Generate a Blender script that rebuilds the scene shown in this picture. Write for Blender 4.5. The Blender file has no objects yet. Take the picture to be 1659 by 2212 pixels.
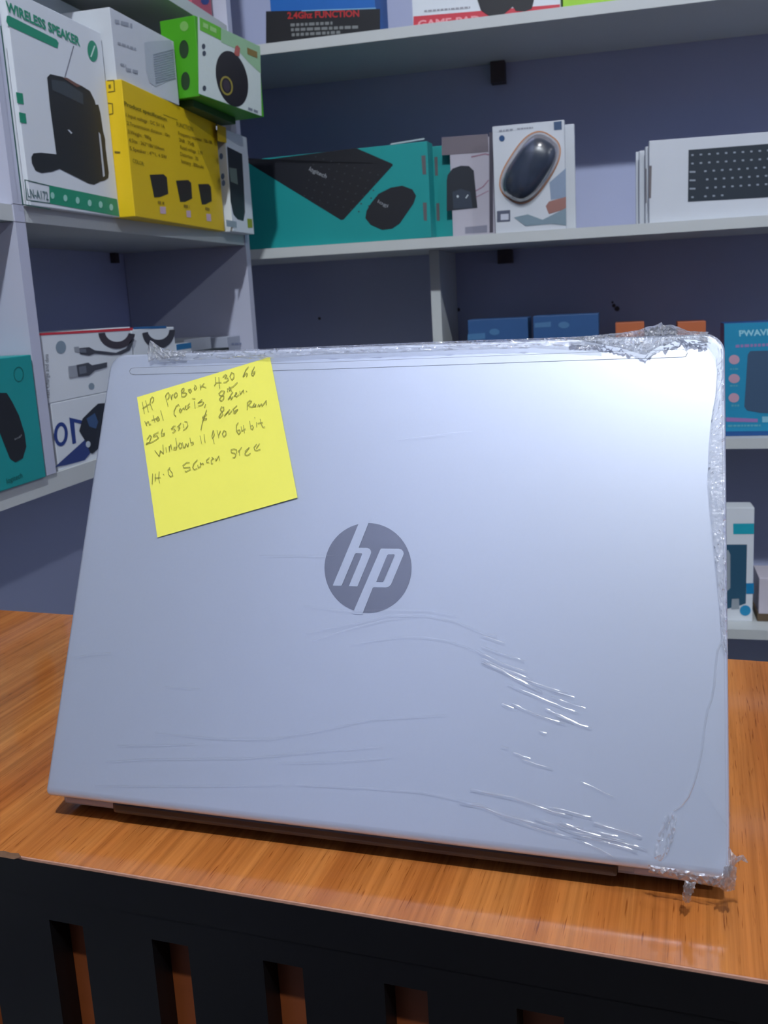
import bpy, bmesh, math, random
from mathutils import Vector, Matrix, noise

random.seed(7)
S = bpy.context.scene
COL = S.collection

# ------------------------------------------------------------------ camera
# world: X along the back wall, Y away from the viewer, Z up, counter top at z = 0
F, CX, CY = 1966.404, 878.252, 1005.830
CAM = Vector((0.0, 0.0, 0.239))
YAW, PITCH, ROLL = -0.2417, 0.1832, 0.0516
_fwd = Vector((math.sin(YAW)*math.cos(PITCH), math.cos(YAW)*math.cos(PITCH), -math.sin(PITCH)))
_r0 = Vector((math.cos(YAW), -math.sin(YAW), 0))
_d0 = _fwd.cross(_r0)
RIGHT = _r0*math.cos(ROLL) + _d0*math.sin(ROLL)
DOWN = -_r0*math.sin(ROLL) + _d0*math.cos(ROLL)
cam_d = bpy.data.cameras.new('camera')
cam = bpy.data.objects.new('camera', cam_d); COL.objects.link(cam)
M = Matrix((RIGHT, -DOWN, -_fwd)).transposed().to_4x4(); M.translation = CAM
cam.matrix_world = M
cam_d.sensor_fit = 'VERTICAL'; cam_d.sensor_height = 36.0; cam_d.sensor_width = 27.0
cam_d.lens = F/2212*36.0
cam_d.shift_x = -(CX-829.5)/2212; cam_d.shift_y = (CY-1106)/2212
cam_d.clip_start = 0.01
cam_d.dof.use_dof = True; cam_d.dof.focus_distance = 0.42; cam_d.dof.aperture_fstop = 30.0
S.camera = cam

# ------------------------------------------------------------------ world, exposure
w = bpy.data.worlds.new('world'); S.world = w; w.use_nodes = True
w.node_tree.nodes['Background'].inputs[0].default_value = (0.60, 0.70, 1.0, 1)
w.node_tree.nodes['Background'].inputs[1].default_value = 0.06
S.view_settings.view_transform = 'Standard'; S.view_settings.look = 'None'
S.view_settings.gamma = 1.0; S.view_settings.use_curve_mapping = False
S.view_settings.exposure = 0.0
# the room's two LED bulbs (built as lamps below): position, radius, radiance
BULB_A = ((0.215, -0.94, 2.60), 0.048, 2950.0)
BULB_B = ((2.71, -1.00, 2.60), 0.050, 1050.0)
BULB_COL = (0.86, 0.93, 1.0)

# ------------------------------------------------------------------ helpers
def ray(u, v):
    return RIGHT*((u-CX)/F) + DOWN*((v-CY)/F) + _fwd

class Plane:
    """a real surface in the place; hit() turns a photo pixel into a point on it"""
    def __init__(s, p, n):
        s.p = Vector(p); s.n = Vector(n).normalized()
        if s.n.dot(CAM-s.p) < 0: s.n = -s.n
    def hit(s, uv, off=0.0):
        d = ray(*uv); p = s.p + s.n*off
        return CAM + d*((p-CAM).dot(s.n)/d.dot(s.n))
    def off(s, o): return Plane(s.p+s.n*o, s.n)

def lin(c):
    return tuple(((x/255)/12.92 if x/255 <= .04045 else ((x/255+.055)/1.055)**2.4) for x in c)

MATS = {}
def mat(name, rgb, rough=.6, metal=0.0, var=.06, scale=30, bump=0.0, spec=.5, coat=0.0):
    if name in MATS: return MATS[name]
    m = bpy.data.materials.new(name); m.use_nodes = True
    nt = m.node_tree; b = nt.nodes['Principled BSDF']
    c = lin(rgb)
    b.inputs['Roughness'].default_value = rough; b.inputs['Metallic'].default_value = metal
    b.inputs['Specular IOR Level'].default_value = spec; b.inputs['Coat Weight'].default_value = coat
    tc = nt.nodes.new('ShaderNodeTexCoord'); no = nt.nodes.new('ShaderNodeTexNoise')
    no.inputs['Scale'].default_value = scale; no.inputs['Detail'].default_value = 4
    nt.links.new(tc.outputs['Object'], no.inputs['Vector'])
    mx = nt.nodes.new('ShaderNodeMix'); mx.data_type = 'RGBA'
    mx.inputs[6].default_value = (*[x*(1-var) for x in c], 1)
    mx.inputs[7].default_value = (*[min(1, x*(1+var)) for x in c], 1)
    nt.links.new(no.outputs['Fac'], mx.inputs[0]); nt.links.new(mx.outputs[2], b.inputs['Base Color'])
    if bump:
        bp = nt.nodes.new('ShaderNodeBump'); bp.inputs['Strength'].default_value = bump; bp.inputs['Distance'].default_value = .002
        nt.links.new(no.outputs['Fac'], bp.inputs['Height']); nt.links.new(bp.outputs['Normal'], b.inputs['Normal'])
    MATS[name] = m
    return m
def ink(rgb, rough=.45):
    return mat('ink_%d_%d_%d' % rgb, rgb, rough, 0, .04, 200)

def film_mat(name, gloss, rough, haze, haze_col=(.75, .78, .8), bump=0.0, bscale=60):
    m = bpy.data.materials.new(name); m.use_nodes = True
    nt = m.node_tree; nt.nodes.clear()
    out = nt.nodes.new('ShaderNodeOutputMaterial')
    tr = nt.nodes.new('ShaderNodeBsdfTransparent')
    gl = nt.nodes.new('ShaderNodeBsdfGlossy'); gl.inputs['Roughness'].default_value = rough
    d1 = nt.nodes.new('ShaderNodeBsdfDiffuse'); d1.inputs['Color'].default_value = (*haze_col, 1)
    d2 = nt.nodes.new('ShaderNodeBsdfTranslucent'); d2.inputs['Color'].default_value = (*haze_col, 1)
    df = nt.nodes.new('ShaderNodeMixShader'); df.inputs[0].default_value = .45
    nt.links.new(d1.outputs[0], df.inputs[1]); nt.links.new(d2.outputs[0], df.inputs[2])
    m1 = nt.nodes.new('ShaderNodeMixShader'); m1.inputs[0].default_value = haze
    m2 = nt.nodes.new('ShaderNodeMixShader')
    fr = nt.nodes.new('ShaderNodeFresnel'); fr.inputs['IOR'].default_value = 1.45
    ad = nt.nodes.new('ShaderNodeMath'); ad.operation = 'MULTIPLY_ADD'
    ad.inputs[1].default_value = .45; ad.inputs[2].default_value = gloss
    nt.links.new(fr.outputs[0], ad.inputs[0]); nt.links.new(ad.outputs[0], m2.inputs[0])
    nt.links.new(tr.outputs[0], m1.inputs[1]); nt.links.new(df.outputs[0], m1.inputs[2])
    nt.links.new(m1.outputs[0], m2.inputs[1]); nt.links.new(gl.outputs[0], m2.inputs[2])
    nt.links.new(m2.outputs[0], out.inputs[0])
    if bump:
        tc = nt.nodes.new('ShaderNodeTexCoord'); no = nt.nodes.new('ShaderNodeTexNoise')
        no.inputs['Scale'].default_value = bscale; no.inputs['Detail'].default_value = 3
        bp = nt.nodes.new('ShaderNodeBump'); bp.inputs['Strength'].default_value = bump; bp.inputs['Distance'].default_value = .001
        nt.links.new(tc.outputs['Object'], no.inputs['Vector']); nt.links.new(no.outputs['Fac'], bp.inputs['Height'])
        nt.links.new(bp.outputs['Normal'], gl.inputs['Normal'])
    return m

def link(o, parent=None):
    COL.objects.link(o)
    if parent is not None: o.parent = parent
    return o
def mesh(name, verts, faces, m, parent=None, origin=None, rotz=0.0, smooth=False):
    """verts in world space; the object gets its own origin; parents are unrotated empties or meshes"""
    me = bpy.data.meshes.new(name)
    if origin is None: origin = Vector(verts[0])
    T = Matrix.Translation(Vector(origin)) @ Matrix.Rotation(rotz, 4, 'Z')
    Ti = T.inverted()
    me.from_pydata([tuple(Ti @ Vector(v)) for v in verts], [], faces)
    ms = m if isinstance(m, (list, tuple)) else [m]
    for x in ms: me.materials.append(x)
    if smooth:
        for p in me.polygons: p.use_smooth = True
    me.update()
    o = bpy.data.objects.new(name, me); link(o, parent)
    W = T
    if parent is not None: o.matrix_parent_inverse = PW[parent.name].inverted()
    o.matrix_local if False else None
    o.location = W.to_translation(); o.rotation_euler = (0, 0, rotz)
    PW[o.name] = W.copy()
    return o
PW = {}
def empty(name, loc, rotz=0.0):
    o = bpy.data.objects.new(name, None); o.empty_display_size = .05; link(o)
    o.location = loc; o.rotation_euler = (0, 0, rotz)
    PW[o.name] = Matrix.Translation(Vector(loc)) @ Matrix.Rotation(rotz, 4, 'Z')
    return o
def tag(o, label, cat, group=None):
    o['label'] = label; o['category'] = cat
    if group: o['group'] = group
    return o
def struct(o): o['kind'] = 'structure'; return o

def boxverts(p, u, v, w):
    p, u, v, w = map(Vector, (p, u, v, w))
    vs = [p, p+u, p+u+v, p+v, p+w, p+u+w, p+u+v+w, p+v+w]
    fs = [(0,3,2,1), (4,5,6,7), (0,1,5,4), (1,2,6,5), (2,3,7,6), (3,0,4,7)]
    if u.cross(v).dot(w) < 0: fs = [tuple(reversed(f)) for f in fs]
    return vs, fs
def box(name, p, u, v, w, m, parent=None, bevel=0.0, origin=None, rotz=0.0):
    vs, fs = boxverts(p, u, v, w)
    if bevel:
        bm = bmesh.new(); bv = [bm.verts.new(x) for x in vs]
        for f in fs: bm.faces.new([bv[i] for i in f])
        bmesh.ops.bevel(bm, geom=list(bm.edges), offset=bevel, segments=2, profile=.6, affect='EDGES')
        bm.verts.ensure_lookup_table(); bm.verts.index_update()
        vs = [v_.co.copy() for v_ in bm.verts]; fs = [tuple(v_.index for v_ in f.verts) for f in bm.faces]; bm.free()
    return mesh(name, vs, fs, m, parent, origin if origin is not None else p, rotz)
def aabox(name, x0, x1, y0, y1, z0, z1, m, parent=None, bevel=0.0):
    return box(name, (x0,y0,z0), (x1-x0,0,0), (0,y1-y0,0), (0,0,z1-z0), m, parent, bevel)

def K(ox, oy, s):
    """coordinates read off an enlarged crop of the photo -> photo pixels"""
    return lambda *pts: [(ox+x/s, oy+y/s) for x, y in pts]
def polys(name, plane, lst, m, parent, off=.0003):
    """flat printed shapes on a surface: lst = list of pixel polygons"""
    vs, fs = [], []
    for pts in lst:
        b = len(vs); P = [plane.hit(q, off) for q in pts]
        vs += P; idx = list(range(b, b+len(P)))
        nrm = Vector((0, 0, 0))
        for i in range(len(P)): nrm += P[i].cross(P[(i+1) % len(P)])
        if nrm.dot(plane.n) < 0: idx.reverse()
        fs.append(tuple(idx))
    return mesh(name, vs, fs, m, parent)
def ell(c, rx, ry, rot=0.0, n=28, a0=0.0, a1=2*math.pi):
    o = []
    full = abs(a1-a0-2*math.pi) < 1e-6
    for i in range(n if full else n+1):
        a = a0+(a1-a0)*i/n; x, y = rx*math.cos(a), ry*math.sin(a)
        o.append((c[0]+x*math.cos(rot)-y*math.sin(rot), c[1]+x*math.sin(rot)+y*math.cos(rot)))
    return o
def ringquads(c, ro, ri, rot=0.0, n=28, a0=0.0, a1=2*math.pi):
    A, B = ell(c, *ro, rot, n, a0, a1), ell(c, *ri, rot, n, a0, a1)
    if abs(a1-a0-2*math.pi) < 1e-6: A.append(A[0]); B.append(B[0])
    return J([A[i], A[i+1], B[i+1], B[i]] for i in range(len(A)-1))
class J(list):
    """quads that belong to one connected stroke"""
    def __add__(s, o): return J(list(s)+list(o))
def strokequads(pts, w):
    o = J()
    for a, b in zip(pts[:-1], pts[1:]):
        dx, dy = b[0]-a[0], b[1]-a[1]; L = math.hypot(dx, dy) or 1
        nx, ny = -dy/L*w/2, dx/L*w/2; ex, ey = dx/L*w*.3, dy/L*w*.3
        o.append([(a[0]+nx-ex, a[1]+ny-ey), (b[0]+nx+ex, b[1]+ny+ey), (b[0]-nx+ex, b[1]-ny+ey), (a[0]-nx-ex, a[1]-ny-ey)])
    return o
_tc = {}
def glyphs(s, bold=0.0):
    if (s, bold) in _tc: return _tc[(s, bold)]
    cu = bpy.data.curves.new('t', 'FONT'); cu.body = s; cu.resolution_u = 3; cu.offset = bold
    ob = bpy.data.objects.new('t', cu)
    me = bpy.data.meshes.new_from_object(ob)
    vs = [(v.co.x, v.co.y) for v in me.vertices]; fs = [tuple(p.vertices) for p in me.polygons]
    bpy.data.objects.remove(ob); bpy.data.curves.remove(cu); bpy.data.meshes.remove(me)
    x0, x1 = min(v[0] for v in vs), max(v[0] for v in vs)
    vs = [((x-x0)/(x1-x0), y/.70) for x, y in vs]
    _tc[(s, bold)] = (vs, fs); return _tc[(s, bold)]
def text(name, s, plane, bl, br, tl, m, parent, off=.0004, bold=0.0):
    """lettering printed on a surface: baseline from bl to br, cap height bl to tl (photo pixels)"""
    vs, fs = glyphs(s, bold)
    A, B, T = plane.hit(bl, off), plane.hit(br, off), plane.hit(tl, off)
    P = [A+(B-A)*x+(T-A)*y for x, y in vs]
    if (B-A).cross(T-A).dot(plane.n) < 0: fs = [tuple(reversed(f)) for f in fs]
    return mesh(name, P, fs, m, parent)

# ------------------------------------------------------------------ materials of the place
LILAC = mat('lilac_paint', (166, 172, 202), .55, 0, .05, 6, .05)
BOARD = mat('white_melamine', (192, 196, 196), .45, 0, .04, 8, .03)
BOARDF = mat('lilac_melamine', (186, 189, 208), .45, 0, .05, 7, .03)
BLACKM = mat('black_laminate', (7, 7, 9), .42, 0, .25, 25, .02, .35)
DARKB = mat('dark_brown_block', (66, 56, 60), .7, 0, .15, 40)

# ------------------------------------------------------------------ the room
XL, YB, YF, XR, ZF, ZC = -.792, 1.675, -4.2, 4.4, -1.0, 2.95
def slab(name, x0, x1, y0, y1, z0, z1, m):
    return struct(aabox(name, x0, x1, y0, y1, z0, z1, m))
fl = slab('floor', XL-.1, XR+.1, YF-.1, YB+.1, ZF-.05, ZF, mat('grey_floor_tile', (78, 74, 74), .4, 0, .12, 5))
ce = slab('ceiling', XL-.1, XR+.1, YF-.1, YB+.1, ZC, ZC+.05, mat('board_ceiling', (120, 108, 98), .7, 0, .04, 4))
wl = slab('wall_left', XL-.1, XL, YF-.1, YB+.1, ZF, ZC, LILAC)
wb = slab('wall_back', XL, XR, YB, YB+.1, ZF, ZC, LILAC)
wr = slab('wall_right', XR, XR+.1, YF-.1, YB+.1, ZF, ZC, LILAC)
pb = Plane((0, YB, 0), (0, -1, 0))
for q, r in (((990, 669), 4.2), ((967, 669), 2.2), ((1333, 667), 5.5), ((1326, 660), 4), ((1323, 653), 2.5), ((690, 688), 3.2)):
    polys('nail_hole', pb, [ell(q, r, r, 0, 9)], DARKB, wb, .0006)

# ------------------------------------------------------------------ lamps
def bulb(spec, label):
    (x, y, z), r, L = spec
    t = tag(empty('ceiling_bulb', (x, y, ZC)), label, 'lamp')
    m = bpy.data.materials.new('bulb_glow'); m.use_nodes = True
    nt = m.node_tree; nt.nodes.clear(); o = nt.nodes.new('ShaderNodeOutputMaterial'); e = nt.nodes.new('ShaderNodeEmission')
    e.inputs[0].default_value = (*BULB_COL, 1); e.inputs[1].default_value = L; nt.links.new(e.outputs[0], o.inputs[0])
    bm = bmesh.new(); bmesh.ops.create_uvsphere(bm, u_segments=20, v_segments=12, radius=r)
    vs = [v.co+Vector((x, y, z)) for v in bm.verts]; bm.verts.index_update()
    fs = [tuple(v.index for v in f.verts) for f in bm.faces]; bm.free()
    mesh('bulb_globe', vs, fs, m, t, (x, y, z), 0, True)
    def cyl(nm, r0, r1, z0, z1, mm):
        n = 18; vs = []
        for zz, rr in ((z0, r0), (z1, r1)):
            vs += [(x+rr*math.cos(2*math.pi*i/n), y+rr*math.sin(2*math.pi*i/n), zz) for i in range(n)]
        fs = [(i, (i+1) % n, n+(i+1) % n, n+i) for i in range(n)] + [tuple(range(n-1, -1, -1)), tuple(range(n, 2*n))]
        mesh(nm, vs, fs, mm, t)
    wp = mat('white_plastic', (225, 225, 225), .4)
    cyl('lamp_socket', .028, .02, z+r*.85, ZC-.06, wp); cyl('ceiling_rose', .05, .05, ZC-.06, ZC-.001, wp)
bulb(BULB_A, 'round white LED bulb on the ceiling above the counter')
bulb(BULB_B, 'round white LED bulb on the ceiling far from the counter')

# ------------------------------------------------------------------ shelving units
DFR = 1.45
bs = tag(empty('wall_shelving', (0.6, DFR, ZF)), 'long white shelving unit along the back wall, behind the laptop', 'shelving')
BZ = [(.6277, .6437), (.3127, .3287), (-.0151, .0010), (-.3218, -.3058), (-.64, -.624), (.96, .976)]
for z0, z1 in BZ:
    vs, fs = boxverts((-.785, DFR, z0), (2.785, 0, 0), (0, YB-DFR-.001, 0), (0, 0, z1-z0))
    mesh('shelf', vs, fs, BOARD, bs)
for x, z0, z1 in ((-.3175, ZF, .3127), (.86, ZF, 1.3), (1.984, ZF, 1.3)):
    lv = [ZF]+[v for zz in sorted(BZ) for v in zz]+[1.3]
    for a, b in zip(lv[0::2], lv[1::2]):
        if b <= z1+1e-6: aabox('upright', x, x+.0165, DFR+(.07 if x < 0 else .0005), YB-.001, a+.0004, b-.0004, BOARD, bs)
for (a, b, zt) in (((1060, 137), (1092, 178), .6270), ((1075, 530), (1107, 568), .3120)):
    P, Q = Plane((0, 1.66, 0), (0, -1, 0)).hit(a), Plane((0, 1.66, 0), (0, -1, 0)).hit(b)
    aabox('bracket', P.x, Q.x, 1.652, YB-.001, Q.z, zt, DARKB, bs)

XF = -.58
ls = tag(empty('wall_shelving', (XF, .8, ZF)), 'white shelving unit along the left wall, beside the laptop', 'shelving')
LZ = [(.637, .653), (.331, .3465), (.058, .077), (-.25, -.234), (-.56, -.544), (.96, .976)]
for z0, z1 in LZ:
    aabox('shelf', XL+.001, XF, -.30, 1.3685, z0, z1, BOARD, ls)
for y0 in (-.316, .255):
    aabox('upright', XL+.001, XF+.001, y0, y0+.016, ZF, 1.3, BOARDF, ls)
lv = [ZF]+[v for zz in sorted(LZ) for v in zz]+[1.3]
for a, b in zip(lv[0::2], lv[1::2]):
    if b > .1: aabox('upright', XL+.001, XF+.0015, .805, .821, a+.0004, b-.0004, BOARDF, ls)
for a, b in ((z0, z1) for z0, z1 in LZ if z0 > .2):
    aabox('upright', XF+.0001, XF+.0015, .805, .821, a-.001, b+.001, BOARDF, ls)
aabox('upright', XL+.001, XF+.0015, 1.369, 1.385, ZF, 1.3, BOARDF, ls)
P = Plane((XL, 0, 0), (1, 0, 0)).hit((243, 553))
aabox('bracket', XL+.0005, XL+.008, P.y-.008, P.y+.006, .315, .3305, DARKB, ls)

# ------------------------------------------------------------------ counter
CA = math.radians(-4.1)
CU, CV = Vector((math.cos(CA), math.sin(CA), 0)), Vector((-math.sin(CA), math.cos(CA), 0))
CP = Vector((-.278, .319, 0))
CU0, CU1, CDEP = -.262, 1.45, .287
def wood():
    m = bpy.data.materials.new('orange_beech_laminate'); m.use_nodes = True
    nt = m.node_tree; b = nt.nodes['Principled BSDF']; L = nt.links.new
    tc = nt.nodes.new('ShaderNodeTexCoord')
    def noise(sx, sy, detail, rough=.5, dist=0.0):
        mp = nt.nodes.new('ShaderNodeMapping'); mp.inputs['Scale'].default_value = (sx, sy, 1)
        n = nt.nodes.new('ShaderNodeTexNoise'); n.inputs['Scale'].default_value = 1; n.inputs['Detail'].default_value = detail
        n.inputs['Roughness'].default_value = rough; n.inputs['Distortion'].default_value = dist
        L(tc.outputs['Object'], mp.inputs[0]); L(mp.outputs[0], n.inputs['Vector']); return n
    def ramp(src, pts):
        r = nt.nodes.new('ShaderNodeValToRGB'); L(src, r.inputs[0])
        while len(r.color_ramp.elements) < len(pts): r.color_ramp.elements.new(.5)
        for e, (p, c) in zip(r.color_ramp.elements, pts): e.position = p; e.color = (*c, 1)
        return r
    broad = noise(46, 1.6, 3, .5, .3); fine = noise(300, 5, 5, .65); pore = noise(1300, 52, 2, .5)
    c1 = ramp(broad.outputs['Fac'], [(.30, lin((164, 94, 43))), (.5, lin((177, 107, 51))), (.70, lin((192, 123, 63)))])
    c2 = ramp(fine.outputs['Fac'], [(.36, (.74, .71, .67)), (.60, (1.07, 1.06, 1.05))])
    c3 = ramp(pore.outputs['Fac'], [(.30, (.55, .45, .38)), (.37, (1, 1, 1))])
    def mul(a, bb):
        x = nt.nodes.new('ShaderNodeMix'); x.data_type = 'RGBA'; x.blend_type = 'MULTIPLY'; x.inputs[0].default_value = 1
        L(a, x.inputs[6]); L(bb, x.inputs[7]); return x.outputs[2]
    L(mul(mul(c1.outputs[0], c2.outputs[0]), c3.outputs[0]), b.inputs['Base Color'])
    b.inputs['Roughness'].default_value = .08; b.inputs['Specular IOR Level'].default_value = .42
    bp = nt.nodes.new('ShaderNodeBump'); bp.inputs['Strength'].default_value = .05; bp.inputs['Distance'].default_value = .0005
    L(pore.outputs['Fac'], bp.inputs['Height']); L(bp.outputs[0], b.inputs['Normal'])
    return m
WOOD = wood()
ct = tag(empty('shop_counter', (CP.x, CP.y, ZF), CA), 'orange wood-topped shop counter with black slatted front under the laptop', 'counter')
def cbox(name, u0, u1, v0, v1, z0, z1, m, bevel=0.0):
    p = CP+CU*u0+CV*v0; p = Vector((p.x, p.y, z0))
    return box(name, p, CU*(u1-u0), CV*(v1-v0), (0, 0, z1-z0), m, ct, bevel, origin=p, rotz=CA)
cbox('countertop', CU0, CU1, 0.0008, CDEP, -.018, 0, WOOD)
cbox('edge_trim', CU0, CU1, 0, .0008, -.0012, -.0001, mat('worn_pale_edge', (176, 130, 108), .7, 0, .3, 300))
cbox('edge_band', CU0, CU1, -.0004, .0008, -.018, -.0012, BLACKM)
cbox('top_rail', CU0, CU1, .0002, .0122, -.0300, -.0182, BLACKM)
PIT, GAP = .0535, .0180
k0 = int((CU0-.022)/PIT)-1
u = .0222+k0*PIT
slats = []
WS = mat('orange_wood_strip', (118, 58, 22), .5, 0, .2, 60)
first = {}
while u < CU1:
    a, b = max(u-(PIT-GAP), CU0), min(u, CU1)
    if b-a > .004:
        if abs((b-a)-(PIT-GAP)) < 1e-6 and 'slat' in first:
            p = CP+CU*a; o = bpy.data.objects.new('slat', first['slat'].data); link(o, ct)
            o.matrix_parent_inverse = PW[ct.name].inverted(); o.location = (p.x+CV.x*.0002, p.y+CV.y*.0002, ZF+.08); o.rotation_euler = (0, 0, CA)
        else:
            o = cbox('slat', a, b, .0002, .0122, ZF+.08, -.0300, BLACKM)
            if abs((b-a)-(PIT-GAP)) < 1e-6: first['slat'] = o
    u += PIT
cbox('back_board', CU0, CU1, .0126, .0206, ZF+.08, -.0185, WS)
cbox('plinth', CU0, CU1, .01, .25, ZF, ZF+.079, BLACKM)
cbox('side_panel', CU0, CU0+.016, .0208, CDEP-.02, ZF+.08, -.0182, BLACKM)
cbox('side_panel', CU1-.016, CU1, .0208, CDEP-.02, ZF+.08, -.0182, BLACKM)
# broken corner of the edge at the left, raw board showing
pf = Plane(CP-CV*.0005, -CV)
polys('edge_chip', pf, [[(-30, 1838), (10, 1838), (22, 1842), (40, 1843), (46, 1851), (30, 1856), (0, 1851), (-30, 1847)]], mat('raw_chipboard', (150, 112, 84), .85, 0, .3, 400), ct, .0004)

# ------------------------------------------------------------------ laptop
LW, LH = .3085, .2222
LYAW, LTILT = -.0504, .4269
LC = Vector((-.1169, .3373, .0145))
LU = Vector((math.cos(LYAW), math.sin(LYAW), 0)); LN0 = Vector((-math.sin(LYAW), math.cos(LYAW), 0))
LV = Vector((0, 0, math.cos(LTILT)))+LN0*math.sin(LTILT)
LNN = LU.cross(LV).normalized()            # out of the lid, towards the viewer
if LNN.dot(CAM-LC) < 0: LNN = -LNN
LID = Plane(LC, LNN)
def LP(a, b, o=0.0): return LC+LU*a+LV*b+LNN*o
lap = tag(empty('laptop', (LC.x, LC.y, 0), LYAW), 'silver laptop standing open with its lid towards the viewer, wrapped in film', 'laptop')
SILVER = mat('silver_lid', (206, 213, 228), .38, .6, .015, 900)
SILVER2 = mat('silver_base', (170, 176, 186), .45, .3, .03, 200)
CHROME = mat('logo_chrome', (156, 158, 164), .24, .9, .03, 60)
BLK = mat('black_plastic', (20, 20, 22), .5)
def rrect(w, h, rt, rb, ins=0.0, n=7):
    x0, x1, y0, y1 = -w/2+ins, w/2-ins, ins, h-ins; o = []
    for cx, cy, r, a0 in ((x1-rt, y1-rt, rt, 0), (x0+rt, y1-rt, rt, 90), (x0+rb, y0+rb, rb, 180), (x1-rb, y0+rb, rb, 270)):
        for i in range(n+1):
            a = math.radians(a0+90*i/n); o.append((cx+r*math.cos(a), cy+r*math.sin(a)))
    return o
rings = [(.0016, 0.0, .0036), (.0012, -.0001, .0024), (.0006, -.0004, .0012), (.0002, -.0009, .0004), (.0, -.0015, 0), (0.0, -.0052, 0), (.0006, -.006, .0006)]
vs, fs = [], []
for ins, o, lo in rings:
    vs += [LP(x, max(y, lo), o) for x, y in rrect(LW, LH, .0085-ins*.5, .0025, ins)]
n = len(vs)//len(rings)
for r in range(len(rings)-1):
    for i in range(n):
        j = (i+1) % n; fs.append((r*n+i, (r+1)*n+i, (r+1)*n+j, r*n+j))
fs += [tuple(range(n)), tuple(range(len(vs)-1, len(vs)-n-1, -1))]
lid = mesh('lid', vs, fs, SILVER, lap, LC)
for f_ in lid.data.polygons: f_.use_smooth = len(f_.vertices) == 4
# aerial window along the top of the lid
def q_on_lid(pts, off): return [LID.hit(p, off) for p in pts]
at = [(290, 794), (700, 782), (1300, 759.5), (1474, 754.5), (1482, 756), (1485.5, 763), (1482, 770), (1474, 772), (1300, 777), (700, 798), (290, 810), (282, 808), (279, 802), (282, 796)]
seam = polys('aerial_seam', LID, [at], mat('dark_seam', (128, 132, 142), .6), lap, .00008)
cx0, cy0 = 880, 782
atin = []
for i, (x, y) in enumerate(at):
    mid = 802+(x-280)*(763-802)/(1485-280)
    atin.append((x+(1.2 if x < 300 else (-1.2 if x > 1460 else 0)), y+(.8 if y < mid else -.8)))
polys('aerial_window', LID, [atin], mat('aerial_plastic', (212, 218, 230), .34, .6, .015, 900), seam, .00016)
# logo
g = K(660, 1100, 6.144)
lg = polys('logo_disc', LID, [ell(g((829, 780))[0], 578/6.144, 597/6.144, 0, 72)], CHROME, lap, .00012)
polys('logo_letter', LID, [g((722, 150), (850, 150), (705, 511), (820, 514), (850, 525), (868, 550), (870, 580), (860, 612), (692, 1018), (684, 1025), (580, 1021), (577, 1014), (752, 598), (748, 586), (668, 585), (656, 594), (482, 1008), (472, 1016), (366, 1014), (364, 1005))], SILVER, lg, .0003)
polys('logo_letter', LID, [g((1003, 522), (1235, 525), (1275, 535), (1298, 562), (1302, 590), (1292, 625), (1150, 965), (1130, 1005), (1098, 1032), (1065, 1038), (905, 1036), (893, 1042), (752, 1395), (622, 1390), (990, 540))], SILVER, lg, .0003)
polys('logo_counter', LID, [g((1098, 597), (1172, 597), (1182, 606), (1180, 616), (1034, 955), (1025, 963), (938, 962), (1082, 612))], CHROME, lg, .0005)
# screen side and base (away from the viewer)
def q4(name, a0, a1, b0, b1, o, m, par=None):
    P = [LP(a0, b0, o), LP(a1, b0, o), LP(a1, b1, o), LP(a0, b1, o)]
    return mesh(name, P, [(0, 3, 2, 1)], m, par or lap)
sb_ = q4('screen_bezel', -LW/2+.002, LW/2-.002, .003, LH-.002, -.0064, BLK)
q4('screen', -.147, .147, .024, .190, -.0068, mat('dark_screen', (8, 9, 12), .15), sb_)
def bbox(name, a0, a1, d0, d1, z0, z1, m, bevel=0.0):
    p = LC+LU*a0+LN0*d0; p = Vector((p.x, p.y, z0))
    return box(name, p, LU*(a1-a0), LN0*(d1-d0), (0, 0, z1-z0), m, lap, bevel, origin=p, rotz=LYAW)
bbox('base', -LW/2+.001, LW/2-.001, .0110, .2370, .0035, .0185, SILVER2, .002)
bbox('hinge_bar', -LW/2+.034, LW/2-.042, .0036, .0108, .0068, .0132, mat('hinge_wood_reflection', (52, 42, 40), .3), .0018)  # brown of the reflected counter wood is put into the bar's own colour
HP = Plane(LC+LN0*.0015, -LN0)
def ucoord(px): return (HP.hit(px)-LC).dot(LU)
HC_ = mat('pale_hinge_cap', (176, 166, 164), .5)
bbox('hinge_cap', ucoord((134, 1735)), ucoord((246, 1745)), .0040, .0105, .0092, .0125, HC_, .0008)
bbox('hinge_cap', ucoord((1368, 1880)), LW/2-.004, .0040, .0105, .0092, .0125, HC_, .0008)
for a in (-.13, .13):
    for d in (.03, .215): bbox('rubber_foot', a-.012, a+.012, d-.005, d+.005, .0003, .0036, BLK)
kp_ = bbox('keyboard_panel', -.135, .135, .045, .145, .0186, .0189, BLK)
bbox('touchpad', -.05, .05, .158, .225, .0186, .0189, mat('touchpad_grey', (150, 155, 165), .4))
vs, fs = [], []
for r in range(6):
    for c in range(14):
        p = LC+LU*(-.132+c*.019)+LN0*(.047+r*.0162); p = Vector((p.x, p.y, .0189))
        v, f = boxverts(p, LU*.0165, LN0*.0138, (0, 0, .0012)); b = len(vs); vs += v; fs += [tuple(i+b for i in x) for x in f]
kb = mesh('keys', vs, fs, mat('key_black', (28, 28, 30), .5), kp_); kb['kind'] = 'stuff'

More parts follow.
